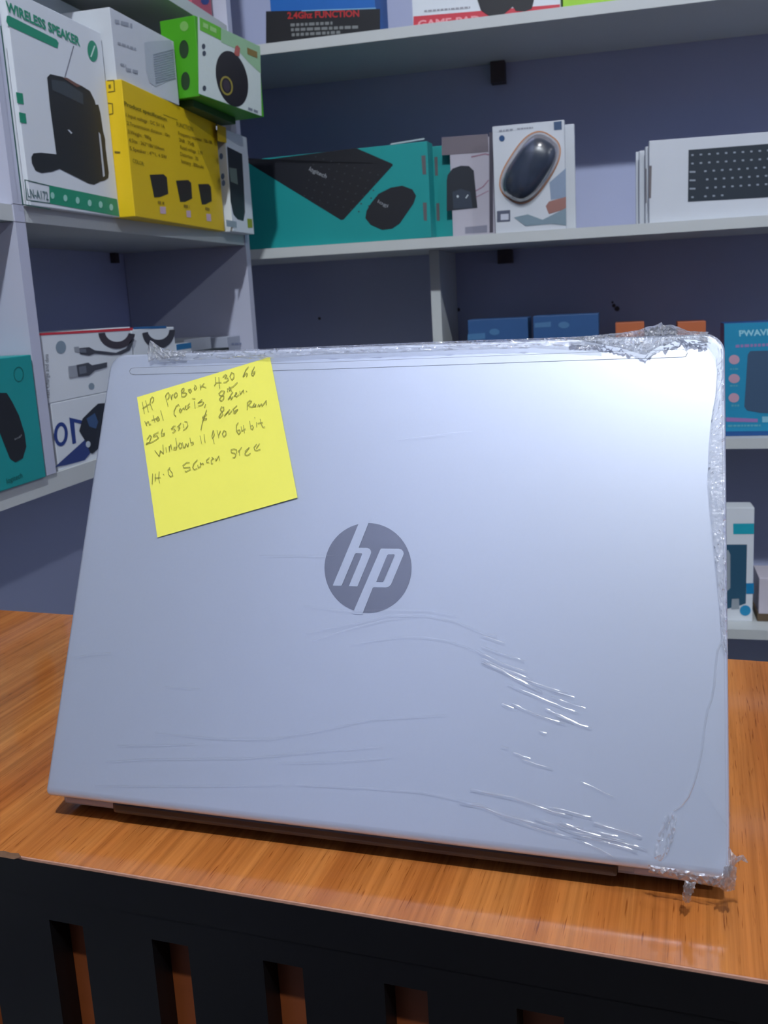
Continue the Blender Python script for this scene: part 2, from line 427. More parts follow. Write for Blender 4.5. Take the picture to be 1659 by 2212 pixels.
# ------------------------------------------------------------------ sticky note with handwriting
NOTE = LID.off(.0006)
YEL = mat('yellow_paper', (244, 238, 104), .75, 0, .02, 60)
nq = [(296, 858), (583, 771), (643, 1075), (340, 1161)]
note = tag(empty('sticky_note', NOTE.hit(nq[3])), 'square yellow sticky note with pencil handwriting, stuck on the laptop lid', 'note')
N = 8; vs, fs = [], []
A, B, Cc, D_ = [NOTE.hit(q) for q in nq]
for j in range(N+1):
    for i in range(N+1):
        s, t = i/N, j/N
        p = (A*(1-s)+B*s)*(1-t)+(D_*(1-s)+Cc*s)*t
        vs.append(p+LNN*(.0004*max(0, t-.75)*4*(.3+s)*.5))
for j in range(N):
    for i in range(N):
        a = j*(N+1)+i; fs.append((a, a+N+1, a+N+2, a+1))
paper = mesh('paper', vs, fs, YEL, note, None, 0, True)
a_, b_, c_, d_ = K(290, 830, 9.217), K(440, 770, 9.217), K(310, 920, 9.217), K(440, 890, 9.217)
HW = [
 [a_((160,355),(200,575)), a_((225,325),(280,545)), a_((165,480),(240,430),(300,390)), a_((310,370),(360,500)), a_((315,365),(325,290),(355,250),(385,270),(385,320),(350,365))],
 [a_((620,240),(645,330),(670,425)), a_((620,240),(640,190),(680,160),(695,195),(690,260),(660,300)), a_((715,205),(740,300)), a_((740,290),(745,225),(775,195)), a_((830,160),(800,190),(795,240),(815,265),(850,235),(855,190),(830,155)),
  a_((935,130),(945,250)), a_((935,130),(960,80),(990,75),(990,115),(950,170),(1010,160),(1045,185),(1010,235),(945,250)), a_((1100,100),(1085,140),(1110,165),(1140,130),(1120,95),(1070,115)), a_((1200,50),(1190,90),(1210,110),(1240,75),(1225,30),(1195,15)), a_((1310,5),(1320,100)), a_((1390,-20),(1320,60)), a_((1345,35),(1430,62))],
 [b_((230,410),(240,520),(350,515)), b_((300,415),(315,630)), b_((245,520),(210,580)), b_((380,410),(430,355),(460,375),(420,430),(480,430),(490,470),(440,510),(395,515)), b_((550,320),(520,400),(560,465),(600,420),(600,340),(550,315))],
 [b_((890,205),(840,260),(780,400),(850,330),(870,340),(850,400)), b_((1010,205),(960,300),(950,360),(980,380),(1005,340),(1020,300),(965,320))],
 [a_((210,740),(245,815),(240,770),(280,740),(300,800),(330,790)), a_((375,620),(410,750)), a_((345,715),(430,680)), a_((430,700),(490,665),(470,640),(440,680),(460,725),(490,715),(500,680)), a_((525,525),(550,610),(575,705))],
 [a_((895,430),(880,400),(830,440),(790,540),(790,600),(830,635)), a_((910,480),(895,530),(920,555),(945,520),(915,480)), a_((945,500),(985,470),(1000,500)), a_((1030,420),(1010,470),(1040,500),(1070,470)), a_((1105,375),(1065,420),(1070,460),(1110,440)), a_((1195,340),(1210,470)), a_((1155,280),(1215,285)), a_((1350,300),(1265,375),(1330,340),(1380,360),(1350,410),(1270,430)), a_((1420,400),(1395,465))],
 [b_((410,690),(350,680),(300,740),(330,780),(400,780),(400,840),(350,885),(310,850),(350,790),(400,740),(415,690)), b_((470,650),(475,700)), b_((470,640),(580,600),(670,515)), b_((510,600),(510,680),(540,640),(550,690))],
 [b_((580,705),(540,760),(485,855),(540,790),(540,855),(580,800)), b_((600,790),(660,730),(640,710),(625,780),(650,800),(700,760)), b_((720,690),(725,750),(790,665),(795,730)), b_((846,688),(860,696))],
 [a_((250,1095),(310,1010),(340,1040),(300,1150),(235,1200),(250,1165),(320,1165),(440,1100)), a_((480,950),(390,1000),(380,1040),(450,1020),(480,1060),(440,1100)), a_((560,890),(535,980),(545,1030),(590,1020),(600,970),(560,985)), a_((820,830),(780,830),(735,890),(800,890),(820,920),(760,970)), a_((930,770),(860,850),(910,860),(880,915)), a_((970,790),(985,860)), a_((1000,740),(1050,750),(1065,820),(1035,870),(975,915))],
 [a_((1440,510),(1360,740),(1325,910)), a_((1445,605),(1370,640),(1355,665),(1440,675),(1430,700),(1365,715))],
 [b_((390,1010),(350,1000),(330,1060),(370,1100),(380,1150),(320,1220),(300,1200),(340,1130),(400,1060),(400,1000)), b_((520,1050),(460,1120),(410,1185),(490,1090),(500,1150),(560,1080)), b_((660,975),(580,1050),(600,1090),(680,1050),(620,1130),(590,1120))],
 [b_((865,920),(865,1055)), b_((865,920),(920,870),(955,890),(880,970),(960,1010),(990,970)), b_((1010,930),(975,990),(1010,1000),(1040,950),(1030,1000)), b_((1070,990),(1100,950),(1110,990),(1150,940),(1160,985),(1245,875),(1245,965))],
 [c_((225,490),(315,605),(335,490),(395,550),(385,375)), c_((445,430),(455,515)), c_((505,410),(515,505),(515,420),(545,370),(560,465)), c_((650,420),(610,425),(600,465),(645,470),(665,400),(640,245)), c_((715,340),(695,400),(725,450),(760,420),(755,350),(720,335)), c_((775,330),(790,420),(820,430),(845,350),(880,415),(895,340)), c_((925,240),(940,330),(985,320),(995,350),(950,380))],
 [c_((1125,195),(1155,345)), c_((1205,170),(1225,325))],
 [c_((1385,90),(1360,200),(1375,250),(1410,170),(1390,90)), c_((1380,240),(1405,345)), c_((1465,90),(1495,230)), c_((1495,180),(1530,100)), c_((1600,95),(1565,160),(1600,215),(1640,170),(1640,110),(1600,90))],
 [d_((690,205),(650,260),(650,380),(700,440),(730,400),(710,350),(665,370)), d_((745,290),(755,370),(830,335)), d_((790,265),(810,405)), d_((915,180),(935,330),(965,345),(990,300),(970,265),(935,280)), d_((1050,205),(1055,295)), d_((1012,110),(1020,114)), d_((1125,140),(1150,250),(1180,300),(1215,295)), d_((1075,225),(1175,205))],
 [c_((180,950),(170,1160)), c_((235,955),(230,1090)), c_((225,1035),(335,1025)), c_((310,910),(300,1040),(320,1140)), c_((394,960),(406,964)), c_((525,825),(485,880),(500,970),(540,1010),(580,990),(575,940),(515,860))],
 [c_((915,730),(860,725),(780,790),(800,830),(920,820),(930,860),(850,910),(825,895)), c_((1070,675),(1000,750),(975,830),(1010,865),(1065,850)), c_((1080,780),(1085,825),(1130,815),(1130,730),(1150,760),(1180,740),(1195,765)), c_((1310,630),(1255,680),(1260,730),(1300,720)), c_((1380,640),(1345,690),(1350,750),(1380,745)), c_((1360,625),(1400,650)), c_((1430,650),(1440,690),(1500,595),(1515,690))],
 [d_((655,750),(600,730),(545,750),(545,800),(620,820),(640,860),(610,910),(580,905)), d_((655,750),(650,820)), d_((710,760),(715,860)), d_((685,790),(755,700)), d_((820,780),(905,705),(820,820),(820,850),(870,860),(930,820)), d_((1045,720),(1110,630)), d_((1050,640),(1000,700),(1010,750),(1060,765),(1125,740))],
]
PENCIL = mat('pencil_lead', (140, 138, 66), .6, 0, .1, 500)
for word in HW:
    qs = []
    for st in word: qs += strokequads(st, 1.3)
    polys('handwriting', NOTE, qs, PENCIL, paper, .0005)

# ------------------------------------------------------------------ cling film around the laptop
film = tag(empty('cling_film', (LC.x+.1, LC.y, 0), LYAW), 'clear crinkled cling film stretched over the laptop lid, bunched at edges', 'film')
FCLR = film_mat('film_clear', .0, .10, .0, bump=.15, bscale=25)
FRIDGE = film_mat('film_wrinkle', .10, .10, .03)
FCRUMP = film_mat('film_crumpled', .10, .10, .40, (.80, .82, .83), .4, 900)
FEDGE = film_mat('film_folded', .07, .09, .26, (.64, .66, .69), .5, 700)
FTHIN = film_mat('film_thin', .0, .16, .05, (.8, .82, .84), .3, 700)
vs = [LP(x, y, .0011) for x, y in rrect(LW, LH, .0085, .0025, -.0004)]
mesh('film_sheet', vs, [tuple(range(len(vs)))], FCLR, film)
rg1, rg2, rg3, rg4 = K(1040, 1340, 5.53), K(1040, 1640, 4.1475), K(640, 1280, 3.95), K(150, 1480, 1.8433)
RID = [  # polyline, width px, height mm
 (rg1((0,310),(110,350),(205,385),(400,445),(520,490)), 5, .28), (rg1((-60,350),(0,395),(230,505),(400,570),(550,618)), 6, .35),
 (rg1((10,455),(250,570),(430,640),(610,715)), 7, .5), (rg1((0,480),(250,600),(450,690),(620,745),(780,800),(1030,875)), 6, .4),
 (rg1((0,500),(240,600),(400,690),(600,790),(730,855)), 8, .55), (rg1((310,755),(430,815),(600,885),(800,970),(1000,1050),(1170,1110)), 6, .35),
 (rg1((360,990),(500,1060),(650,1120),(850,1190),(1000,1235)), 7, .5), (rg1((760,1055),(900,1120),(1050,1190),(1170,1245),(1320,1290)), 7, .5),
 (rg1((890,1145),(1000,1175),(1100,1215)), 7, .5), (rg1((235,995),(300,1020),(380,1052)), 7, .55), (rg1((690,1325),(730,1338),(775,1352)), 6, .5),
 (rg1((80,160),(130,175),(190,185)), 5, .4), (rg1((380,1580),(480,1620),(580,1655)), 7, .5), (rg1((820,830),(950,875),(1105,920)), 5, .35),
 (rg1((830,905),(1000,975),(1240,1050)), 4, .25), (rg1((0,180),(150,230),(280,275)), 5, .3), (rg1((240,1505),(280,1518),(320,1530)), 6, .4),
 (rg2((360,0),(500,50),(640,85)), 6, .4), (rg2((880,197),(1000,250),(1185,340)), 5, .3),
 (rg2((-100,270),(300,350),(430,395),(520,425),(640,470),(820,515)), 9, .7), (rg2((600,430),(730,455),(850,490),(990,525)), 8, .6),
 (rg2((1005,570),(1080,590),(1160,615),(1300,655),(1440,700)), 10, .8), (rg2((-200,390),(0,420),(160,490),(280,520),(450,570),(560,600),(660,635)), 9, .7),
 (rg2((170,515),(300,555),(450,605),(600,650),(790,700)), 6, .4), (rg2((480,530),(600,570),(750,600),(915,615)), 7, .5), (rg2((1005,640),(1100,670),(1220,695)), 9, .7),
 (rg2((680,600),(820,655),(1000,690),(1200,730),(1490,810)), 7, .5), (rg2((820,680),(950,705),(1050,725),(1200,765),(1400,830)), 8, .6), (rg2((860,720),(1000,780),(1120,840),(1240,905)), 5, .3),
 (rg2((700,560),(900,640),(1100,700),(1300,735)), 6, .4),
 (rg3((80,350),(300,300),(550,250),(800,190),(1120,195),(1350,240),(1560,330),(1659,380)), 4, .14), (rg3((130,410),(450,310),(800,220),(1000,205)), 4, .10),
 (rg3((450,450),(700,400),(900,375),(1100,380),(1300,410),(1450,460),(1659,560)), 4, .16), (rg3((60,110),(400,155),(700,150),(1100,150),(1380,200)), 3.5, .10),
 (rg4((140,305),(300,293),(700,290),(1000,262),(1230,245)), 4, .12), (rg4((340,190),(600,212),(800,215),(1000,180),(1200,135),(1500,118)), 4, .12),
 (rg4((830,310),(1050,305),(1280,288)), 3.5, .10), (rg4((900,395),(1200,410),(1400,425),(1659,480)), 5, .2), (rg4((100,400),(500,400),(850,398)), 4, .10),
 (rg4((190,240),(350,238),(500,232)), 3.5, .09), (rg4((380,5),(450,10),(520,14)), 3.5, .09),
 ([(560,1200),(640,1199),(720,1201)], 3.5, .10), ([(860,950),(940,940),(1020,930)], 3.5, .08), ([(160,1420),(200,1412),(240,1410)], 3.5, .09),
]
def resample(pts, step):
    o = [pts[0]]
    for a, b in zip(pts[:-1], pts[1:]):
        L = math.hypot(b[0]-a[0], b[1]-a[1]); k = max(1, int(L/step))
        for i in range(1, k+1): o.append((a[0]+(b[0]-a[0])*i/k, a[1]+(b[1]-a[1])*i/k))
    return o
vs, fs = [], []
for pts, wd, hh in RID:
    wd *= .62; hh *= .62*(1.35 if hh > .22 else 1)
    if hh < .13: wd *= .8; hh *= .6
    P = resample(pts, 9); n = len(P); ph = random.random()*9
    base = len(vs); m_ = 7
    for i, p in enumerate(P):
        a, b = P[max(0, i-1)], P[min(n-1, i+1)]
        dx, dy = b[0]-a[0], b[1]-a[1]; L = math.hypot(dx, dy) or 1; nx, ny = -dy/L, dx/L
        s = i/(n-1); env = min(1, s*6, (1-s)*6)
        h = hh*.001*env*(.62+.38*math.sin(i*.55+ph)*math.cos(i*.21+2*ph))
        for k in range(m_):
            t = k/(m_-1)*2-1
            q = (p[0]+nx*t*wd/2, p[1]+ny*t*wd/2)
            vs.append(LID.hit(q, .00115)+LNN*(h*(.5+.5*math.cos(math.pi*t))))
    for i in range(n-1):
        for k in range(m_-1):
            a = base+i*m_+k; fs.append((a, a+1, a+m_+1, a+m_))
wr_ = mesh('wrinkles', vs, fs, FRIDGE, film, None, 0, True); wr_['kind'] = 'stuff'

def crumple(name, top, bot, nx, ny, amp, m, off=.0016, jit=2.0, plane=LID, seed=1, streak=0.0):
    """bunched film between two pixel polylines on the lid, folded up out of the surface"""
    rnd = random.Random(seed)
    def at(pl, s):
        L = [0]
        for a, b in zip(pl[:-1], pl[1:]): L.append(L[-1]+math.hypot(b[0]-a[0], b[1]-a[1]))
        d = s*L[-1]
        for i in range(len(pl)-1):
            if d <= L[i+1]+1e-9:
                t = (d-L[i])/max(1e-9, L[i+1]-L[i]); return (pl[i][0]+(pl[i+1][0]-pl[i][0])*t, pl[i][1]+(pl[i+1][1]-pl[i][1])*t)
        return pl[-1]
    vs, fs = [], []
    for i in range(nx+1):
        a, b = at(top, i/nx), at(bot, i/nx)
        for j in range(ny+1):
            t = j/ny; e = 1 if 0 < j < ny else .35
            q = (a[0]+(b[0]-a[0])*t+rnd.uniform(-jit, jit)*e, a[1]+(b[1]-a[1])*t+rnd.uniform(-jit, jit)*e)
            hgt = rnd.uniform(0, amp) if not streak else amp*(.5+.5*noise.noise((i*streak+seed*7.3, j*3.7, seed*1.7)))+rnd.uniform(0, amp)*.18
            vs.append(plane.hit(q, off+hgt*(1 if 0 < j < ny else .4)))
    for i in range(nx):
        for j in range(ny):
            a = i*(ny+1)+j; b = a+ny+1
            fs += [(a, b, b+1), (a, b+1, a+1)] if (i+j) % 2 else [(a, b, a+1), (b, b+1, a+1)]
    return mesh(name, vs, fs, m, film)
# along the top edge
crumple('bunched_film', [(330,757),(420,758),(560,754),(700,748),(850,742),(1000,736),(1150,731),(1300,725)], [(345,782),(450,776),(590,774),(700,766),(850,762),(1000,756),(1150,752),(1300,760)], 170, 7, .0016, FEDGE, jit=.8, seed=3, streak=.22)
crumple('bunched_film', [(1230,729),(1340,719),(1380,713),(1400,705),(1416,703),(1429,695),(1433,703),(1450,701),(1470,708),(1485,715),(1530,717)], [(1230,731),(1340,752),(1380,764),(1395,767),(1410,756),(1425,748),(1440,746),(1455,738),(1475,733),(1500,734),(1530,741)], 90, 10, .004, FCRUMP, .0014, 1.6, seed=5, streak=.45)
crumple('bunched_film', [(318,760),(322,742),(325,734),(338,744),(352,753),(375,757),(400,758)], [(320,782),(326,780),(332,778),(342,778),(356,776),(378,772),(402,770)], 26, 7, .003, FCRUMP, .0014, 1.4, seed=6, streak=.6)
# down the right edge
crumple('bunched_film', [(1512,716),(1540,724),(1556,740),(1562,765),(1564,850),(1566,950),(1567,1060),(1569,1200),(1571,1330),(1573,1420)],
        [(1512,735),(1527,748),(1545,772),(1549,800),(1546,850),(1537,900),(1531,960),(1528,1040),(1534,1110),(1543,1200),(1553,1300),(1560,1395)], 170, 6, .0014, FEDGE, .0012, 1.0, seed=8, streak=.3)
crumple('bunched_film', [(1573,1380),(1574,1480),(1575,1600),(1577,1720),(1578,1800)], [(1556,1392),(1545,1470),(1530,1540),(1520,1610),(1508,1690)], 50, 3, .0003, FTHIN, .0014, .5, seed=9)
# the free edge of the film and the crushed patch by the right lower corner
vs, fs = [], []
E_ = resample([(1559,1385),(1550,1405),(1546,1440),(1543,1480),(1537,1510),(1528,1535),(1522,1570),(1516,1620),(1508,1660),(1499,1690),(1486,1722),(1470,1742),(1455,1752)], 6)
for i, p in enumerate(E_):
    for k in range(5):
        t = k/4*2-1; vs.append(LID.hit((p[0]+t*2.6, p[1]+t*1.0), .0013)+LNN*.0004*(.5+.5*math.cos(math.pi*t)))
for i in range(len(E_)-1):
    for k in range(4):
        a = i*5+k; fs.append((a, a+1, a+6, a+5))
mesh('film_edge', vs, fs, film_mat('film_edge', .02, .2, .18, (.5, .52, .54)), film, None, 0, True)
crumple('bunched_film', [(1436,1762),(1446,1755),(1456,1752),(1462,1766)], [(1408,1850),(1425,1862),(1440,1850),(1452,1820)], 12, 12, .0016, film_mat('film_crushed', .02, .2, .10, (.75, .77, .8), .3, 900), .0013, 2.5, seed=11)
# loose tufts at the lower right corner
VP = Plane(LC-LN0*.003, -LN0)
crumple('film_tuft', [(1574,1828),(1583,1842),(1592,1850),(1605,1846),(1616,1862)], [(1574,1900),(1580,1880),(1590,1866),(1600,1858),(1612,1864)], 16, 5, .004, FCRUMP, 0, 1.6, VP, 12)
crumple('film_tuft', [(1568,1866),(1580,1868),(1592,1874)], [(1552,1916),(1568,1927),(1588,1922)], 12, 12, .006, FCRUMP, 0, 2.2, VP, 13)
crumple('film_tuft', [(1478,1900),(1492,1906),(1505,1904)], [(1474,1944),(1482,1952),(1490,1950)], 8, 12, .006, FCRUMP, .002, 2.0, VP, 14)
crumple('film_tuft', [(1400,1868),(1450,1876),(1500,1884),(1560,1893)], [(1400,1884),(1450,1897),(1500,1907),(1556,1918)], 30, 4, .003, FEDGE, -.002, 1.5, VP, 15)

# ------------------------------------------------------------------ boxes on the shelves
class Carton:
    def __init__(s, name, label, x, y, yaw, W, H, z, depth, m, cat='box', group=None, parts=True):
        a = math.radians(yaw)
        s.u = Vector((math.cos(a), math.sin(a), 0)); s.w = Vector((-math.sin(a), math.cos(a), 0))
        s.p = Vector((x, y, z)); s.W, s.H, s.D = W, H, depth
        s.t = tag(empty(name, (x, y, z)), label, cat, group)
        s.body = box('carton', s.p, s.u*W, s.w*depth, (0, 0, H), m, s.t, .0009)
        s.front = Plane(s.p, -s.w); s.side = Plane(s.p, -s.u); s.right = Plane(s.p+s.u*W, s.u)
    def pr(s, name, lst, rgb, off=.0003, plane=None):
        m = ink(rgb) if isinstance(rgb, tuple) else rgb
        if not isinstance(lst, J) and 1 < len(lst) <= 12:
            for q in lst: o = polys(name, plane or s.front, [q], m, s.t, off)
            return o
        o = polys(name, plane or s.front, lst, m, s.t, off)
        if not isinstance(lst, J) and len(lst) > 12: o['kind'] = 'stuff'
        return o
    def tx(s, name, txt, bl, br, tl, rgb, off=.0005, bold=0.0):
        return text(name, txt, s.front, bl, br, tl, ink(rgb), s.t, off, bold)
    def lines(s, name, segs, rgb, off=.0005):
        """rows of unreadable small print: short bars"""
        q = []
        for a, b, h in segs:
            dx, dy = b[0]-a[0], b[1]-a[1]; L = math.hypot(dx, dy); t = 0
            while t < L:
                l = min(random.uniform(.8, 2.2)*h, L-t)
                p0 = (a[0]+dx*t/L, a[1]+dy*t/L); p1 = (a[0]+dx*(t+l)/L, a[1]+dy*(t+l)/L)
                q.append([p0, p1, (p1[0], p1[1]-h), (p0[0], p0[1]-h)]); t += l+.45*h
        o = s.pr(name, J(q), rgb, off); o['kind'] = 'stuff'; return o
    def rect(s, a0, a1, b0, b1, name, rgb, off=.0003):
        """print given as fractions of the front face"""
        o = -s.w*off
        P = [s.p+s.u*(s.W*a)+Vector((0, 0, s.H*b))+o for a, b in ((a0, b0), (a1, b0), (a1, b1), (a0, b1))]
        return mesh(name, P, [(0, 1, 2, 3)], ink(rgb), s.t)

WHITE = mat('white_card', (214, 220, 226), .5, 0, .03, 20)
GREYW = mat('grey_white_card', (198, 203, 210), .5, 0, .03, 20)
TEAL = mat('teal_card', (22, 146, 146), .5, 0, .06, 12)
YELC = mat('yellow_card', (226, 190, 10), .5, 0, .05, 14)
GREENC = mat('green_card', (70, 160, 22), .5, 0, .08, 14)
GRN = (30, 140, 108)
DK = (34, 38, 44)

# --- left unit, middle shelf
ZM = .3465
b = Carton('speaker_box', 'tall white WIRELESS SPEAKER box with green lettering at the shelf front', -.5712, .8225, 90, .166, .2008, ZM, .06, WHITE)
k = K(0, 0, 4.424)
b.tx('title_print', 'WIRELESS SPEAKER', *k((62, 100), (768, 440), (50, 5)), GRN, .0005, .035)
b.pr('label_print', [k((65, 150), (85, 148), (540, 378), (560, 410), (552, 460), (530, 455), (80, 245), (60, 205))], GRN)
b.pr('badge_print', [ell(k((886, 488))[0], 48/4.424, 102/4.424, -.12)], GRN)
b.pr('badge_print', [strokequads(k((870, 540), (905, 440)), 3)[0]], (200, 230, 220), .0006)
b.pr('icon_print', [k((152, 880), (218, 893), (228, 998), (165, 985)), k((180, 1070), (245, 1085), (256, 1182), (192, 1170))], GRN)
b.pr('speaker_picture', [k((450, 740), (480, 708), (600, 735), (780, 820), (860, 870), (905, 960), (915, 1000), (940, 1000), (960, 1080), (985, 1250), (1005, 1330), (1010, 1420), (1040, 1650), (1035, 1700), (1000, 1725), (960, 1735), (900, 1765), (850, 1755), (570, 1615), (500, 1640), (400, 1655), (340, 1630), (305, 1560), (300, 1500), (320, 1465), (390, 1458), (540, 1475), (480, 1030))], DK)
b.pr('speaker_picture', [k((490, 760), (620, 780), (790, 890), (800, 1000), (500, 860))], (58, 66, 74), .0005)
b.pr('speaker_picture', [k((600, 742), (640, 742), (775, 822), (735, 832))], (110, 78, 72), .0006)
b.pr('speaker_picture', [k((942, 1260), (960, 1285), (1003, 1680), (985, 1692))], (190, 196, 204), .0006)
b.pr('speaker_picture', [k((645, 1240), (662, 1240), (692, 1270), (680, 1280))], (190, 196, 204), .0006)
b.pr('aerial_picture', strokequads(k((704, 440), (620, 738)), 1.8), (110, 114, 128))
b.pr('frame_print', strokequads(k((235, 1718), (470, 1775)), 2) + strokequads(k((255, 1912), (478, 1942)), 2) + strokequads(k((238, 1718), (257, 1912)), 2.2), (20, 84, 74))
b.tx('model_print', 'LN-A172', *k((268, 1885), (466, 1915), (256, 1800)), (90, 120, 124), .0005, .015)
b.pr('band_print', [k((470, 1770), (1118, 1903), (1142, 2068), (477, 1945))], GRN)
b.pr('dot_print', [ell(k(c)[0], 4.3, 7.4, -.1, 12) for c in ((502, 1868), (625, 1893), (742, 1915), (857, 1940), (962, 1955), (1063, 1980))], (150, 205, 190), .0006)
b.pr('border_print', strokequads(k((8, 250), (218, 1950)), 2.6) + strokequads(k((218, 1952), (480, 2000)), 2.0), (20, 90, 78))
WBY = Plane((-.690, 0, 0), (1, 0, 0)).hit((187, 50)).y
b = Carton('speaker_box', 'white box top showing above the WIRELESS SPEAKER box', -.690, .865, 90, WBY-.865, .282, ZM, .08, WHITE)

b = Carton('speaker_box', 'bright yellow box with product specification print and three dark pictures', -.5525, .9905, 93.5, .2865, .1504, ZM, .11, YELC)
k = K(220, 160, 6.381)
OL = (110, 100, 14); OD = (96, 72, 8)
b.tx('heading_print', 'Product specification:', *k((312, 430), (905, 655), (306, 372)), OL, .0005, .02)
b.tx('heading_print', 'FUNCTION', *k((1035, 720), (1258, 792), (1028, 652)), OL)
b.tx('heading_print', 'COLOR:', *k((432, 1220), (588, 1268), (424, 1162)), OL)
for s_, bl, br in (('1.Input voltage : DC 5V 1A', (335, 585), (868, 748)), ('2.Transmission distance : 10m', (350, 700), (940, 872)), ('3.Weight : 980g', (362, 815), (682, 908)), ('4.Size : 262*186*104mm', (376, 930), (862, 1060)), ('5.Speaker : 4\'\'*1, 4 5W', (390, 1048), (900, 1170)),
                   ('Frequency response : 150-18K', (1058, 842), (1530, 972)), ('SNR : 75dB', (1068, 930), (1276, 1000)), ('Rated voltage : 3.7V', (1085, 1030), (1395, 1120)), ('Distortion : 3%', (1085, 1125), (1332, 1195)), ('battery : 800mAh', (1100, 1222), (1408, 1312))):
    b.tx('small_print', s_, *k(bl, br, (bl[0]-6, bl[1]-54)), OD)
b.pr('rule_print', strokequads(k((850, 560), (1040, 630)), 1.2), OL)
b.pr('speaker_picture', [k((660, 1388), (850, 1380), (898, 1425), (916, 1650), (800, 1695), (722, 1700)), k((1022, 1468), (1190, 1460), (1232, 1500), (1246, 1715), (1150, 1760), (1080, 1760)), k((1328, 1518), (1470, 1514), (1504, 1555), (1516, 1750), (1430, 1795), (1378, 1798))], (48, 38, 34))
b.pr('checkbox_print', [k((800, 1825), (880, 1830), (884, 1928), (806, 1922)), k((1165, 1880), (1225, 1884), (1228, 1976), (1170, 1972)), k((1440, 1925), (1502, 1930), (1508, 2030), (1446, 2022))], (206, 176, 190))
b.lines('small_print', [(k((775, 1785))[0], k((860, 1800))[0], 6), (k((1130, 1835))[0], k((1210, 1850))[0], 6), (k((1425, 1870))[0], k((1485, 1885))[0], 6)], (150, 120, 10))
for q_ in (strokequads(k((75, 90), (165, 85), (175, 235), (90, 248)), 2), strokequads(k((90, 400), (145, 410), (152, 545), (105, 555)), 2), [k((90, 150), (120, 140), (125, 190), (95, 200))], [k((175, 1060), (255, 1070), (250, 1095), (175, 1090))]):
    b.pr('icon_print', q_, (110, 92, 10), .0004, b.side)

b = Carton('speaker_box', 'slim white box with dark oval speaker picture at the shelf end', -.5620, 1.2870, 90, .0805, .1440, ZM, .10, WHITE)
k = K(200, 0, 4.1475)
b.pr('label_print', [k((1115, 1115), (1195, 1140), (1200, 1280), (1120, 1262))], (206, 170, 20))
b.pr('speaker_picture', [k((1205, 1312), (1340, 1380), (1352, 1600), (1366, 1900), (1352, 1978), (1300, 1965), (1262, 1920), (1236, 1800))], (42, 46, 52))
b.pr('speaker_picture', [k((1222, 1500), (1290, 1512), (1302, 1655), (1236, 1625))], (110, 124, 116), .0006)
b.pr('icon_print', [ell(k(c)[0], 4, 7, 0, 10) for c in ((1152, 1400), (1166, 1580), (1172, 1640))], (70, 80, 96))
b.pr('tag_print', [k((1385, 1958), (1430, 1962), (1434, 2040), (1392, 2042))], (150, 160, 30))
b.pr('small_print', [k((1195, 1968), (1290, 1985), (1292, 2040), (1200, 2030))], (150, 162, 172))

b = Carton('speaker_box', 'low white box with grey speaker picture lying on the yellow box', -.5600, .9935, 90, .1520, .0775, .4971, .12, GREYW)
b.pr('speaker_picture', [k((462, 382), (500, 372), (700, 360), (722, 420), (745, 700), (562, 775), (512, 742), (482, 640))], (176, 184, 194))
b.pr('grille_picture', sum([strokequads(k((545+i*2, 490+i*21), (722+i*1.5, 445+i*21)), 2.2) for i in range(13)], J()), (136, 146, 160), .0006)['kind'] = 'stuff'
b.lines('small_print', [(k((200, 205))[0], k((355, 245))[0], 8), (k((225, 395))[0], k((390, 450))[0], 5), (k((250, 585))[0], k((300, 600))[0], 5), (k((300, 635))[0], k((405, 660))[0], 7)], (150, 156, 168))

b = Carton('speaker_box', 'green and white box with round black speaker picture, overhanging the stack', -.5300, 1.1490, 83.4, .1670, .0970, .5067, .052, GREENC)
g_ = tag(box('filler_box', (-.5480, 1.1620, .4971), (-.055, 0, 0), (0, .135, 0), (0, 0, .0094), mat('dark_green_card', (38, 74, 26), .5), None, .0008), 'flat dark green filler between the yellow box and the green speaker box', 'box')  # filler added to carry the green box and show a dark strip below it
b.pr('face_print', [k((942, 150), (1500, 415), (1514, 1040), (950, 838))], (206, 218, 214))
b.pr('face_print', [k((1150, 250), (1500, 415), (1508, 660), (1400, 560), (1290, 440), (1155, 380))], (150, 190, 150), .0005)
b.pr('label_print', [k((958, 152), (1150, 248), (1152, 362), (962, 268))], (96, 180, 40), .0006)
b.lines('small_print', [(k((990, 240))[0], k((1110, 300))[0], 10)], (150, 200, 120), .0008)
b.pr('speaker_picture', [ell(k((1249, 706))[0], 138/4.1475, 255/4.1475, -.22, 40)], (30, 28, 34), .0006)
b.pr('speaker_picture', ringquads(k((1200, 768))[0], (56/4.1475, 88/4.1475), (42/4.1475, 70/4.1475), -.2), (150, 138, 60), .0008)
b.pr('speaker_picture', [ell(k((1200, 768))[0], 30/4.1475, 55/4.1475, -.2, 20)], (60, 50, 62), .0008)
b.pr('strap_picture', [k((1268, 478), (1282, 412), (1300, 405), (1322, 432), (1314, 505), (1285, 500))], (176, 92, 84), .001)
b.pr('label_print', [k((1385, 425), (1475, 465), (1477, 522), (1388, 484))], (132, 110, 56), .0008)
b.pr('icon_print', [ell(k(c)[0], 4, 6, 0, 10) for c in ((995, 415), (1000, 478), (1002, 790))], (60, 70, 84), .0006)
b.lines('small_print', [(k((1395, 985))[0], k((1490, 1020))[0], 6)], (120, 130, 140), .0006)
b.pr('speaker_picture', [ell(k((818, 440))[0], 42/4.1475, 82/4.1475, 0), ell(k((832, 725))[0], 40/4.1475, 82/4.1475, 0)], (36, 62, 34), .0004, b.side)
b.pr('label_print', [ell(k((820, 235))[0], 38/4.1475, 45/4.1475, 0, 16)], (120, 176, 90), .0004, b.side)

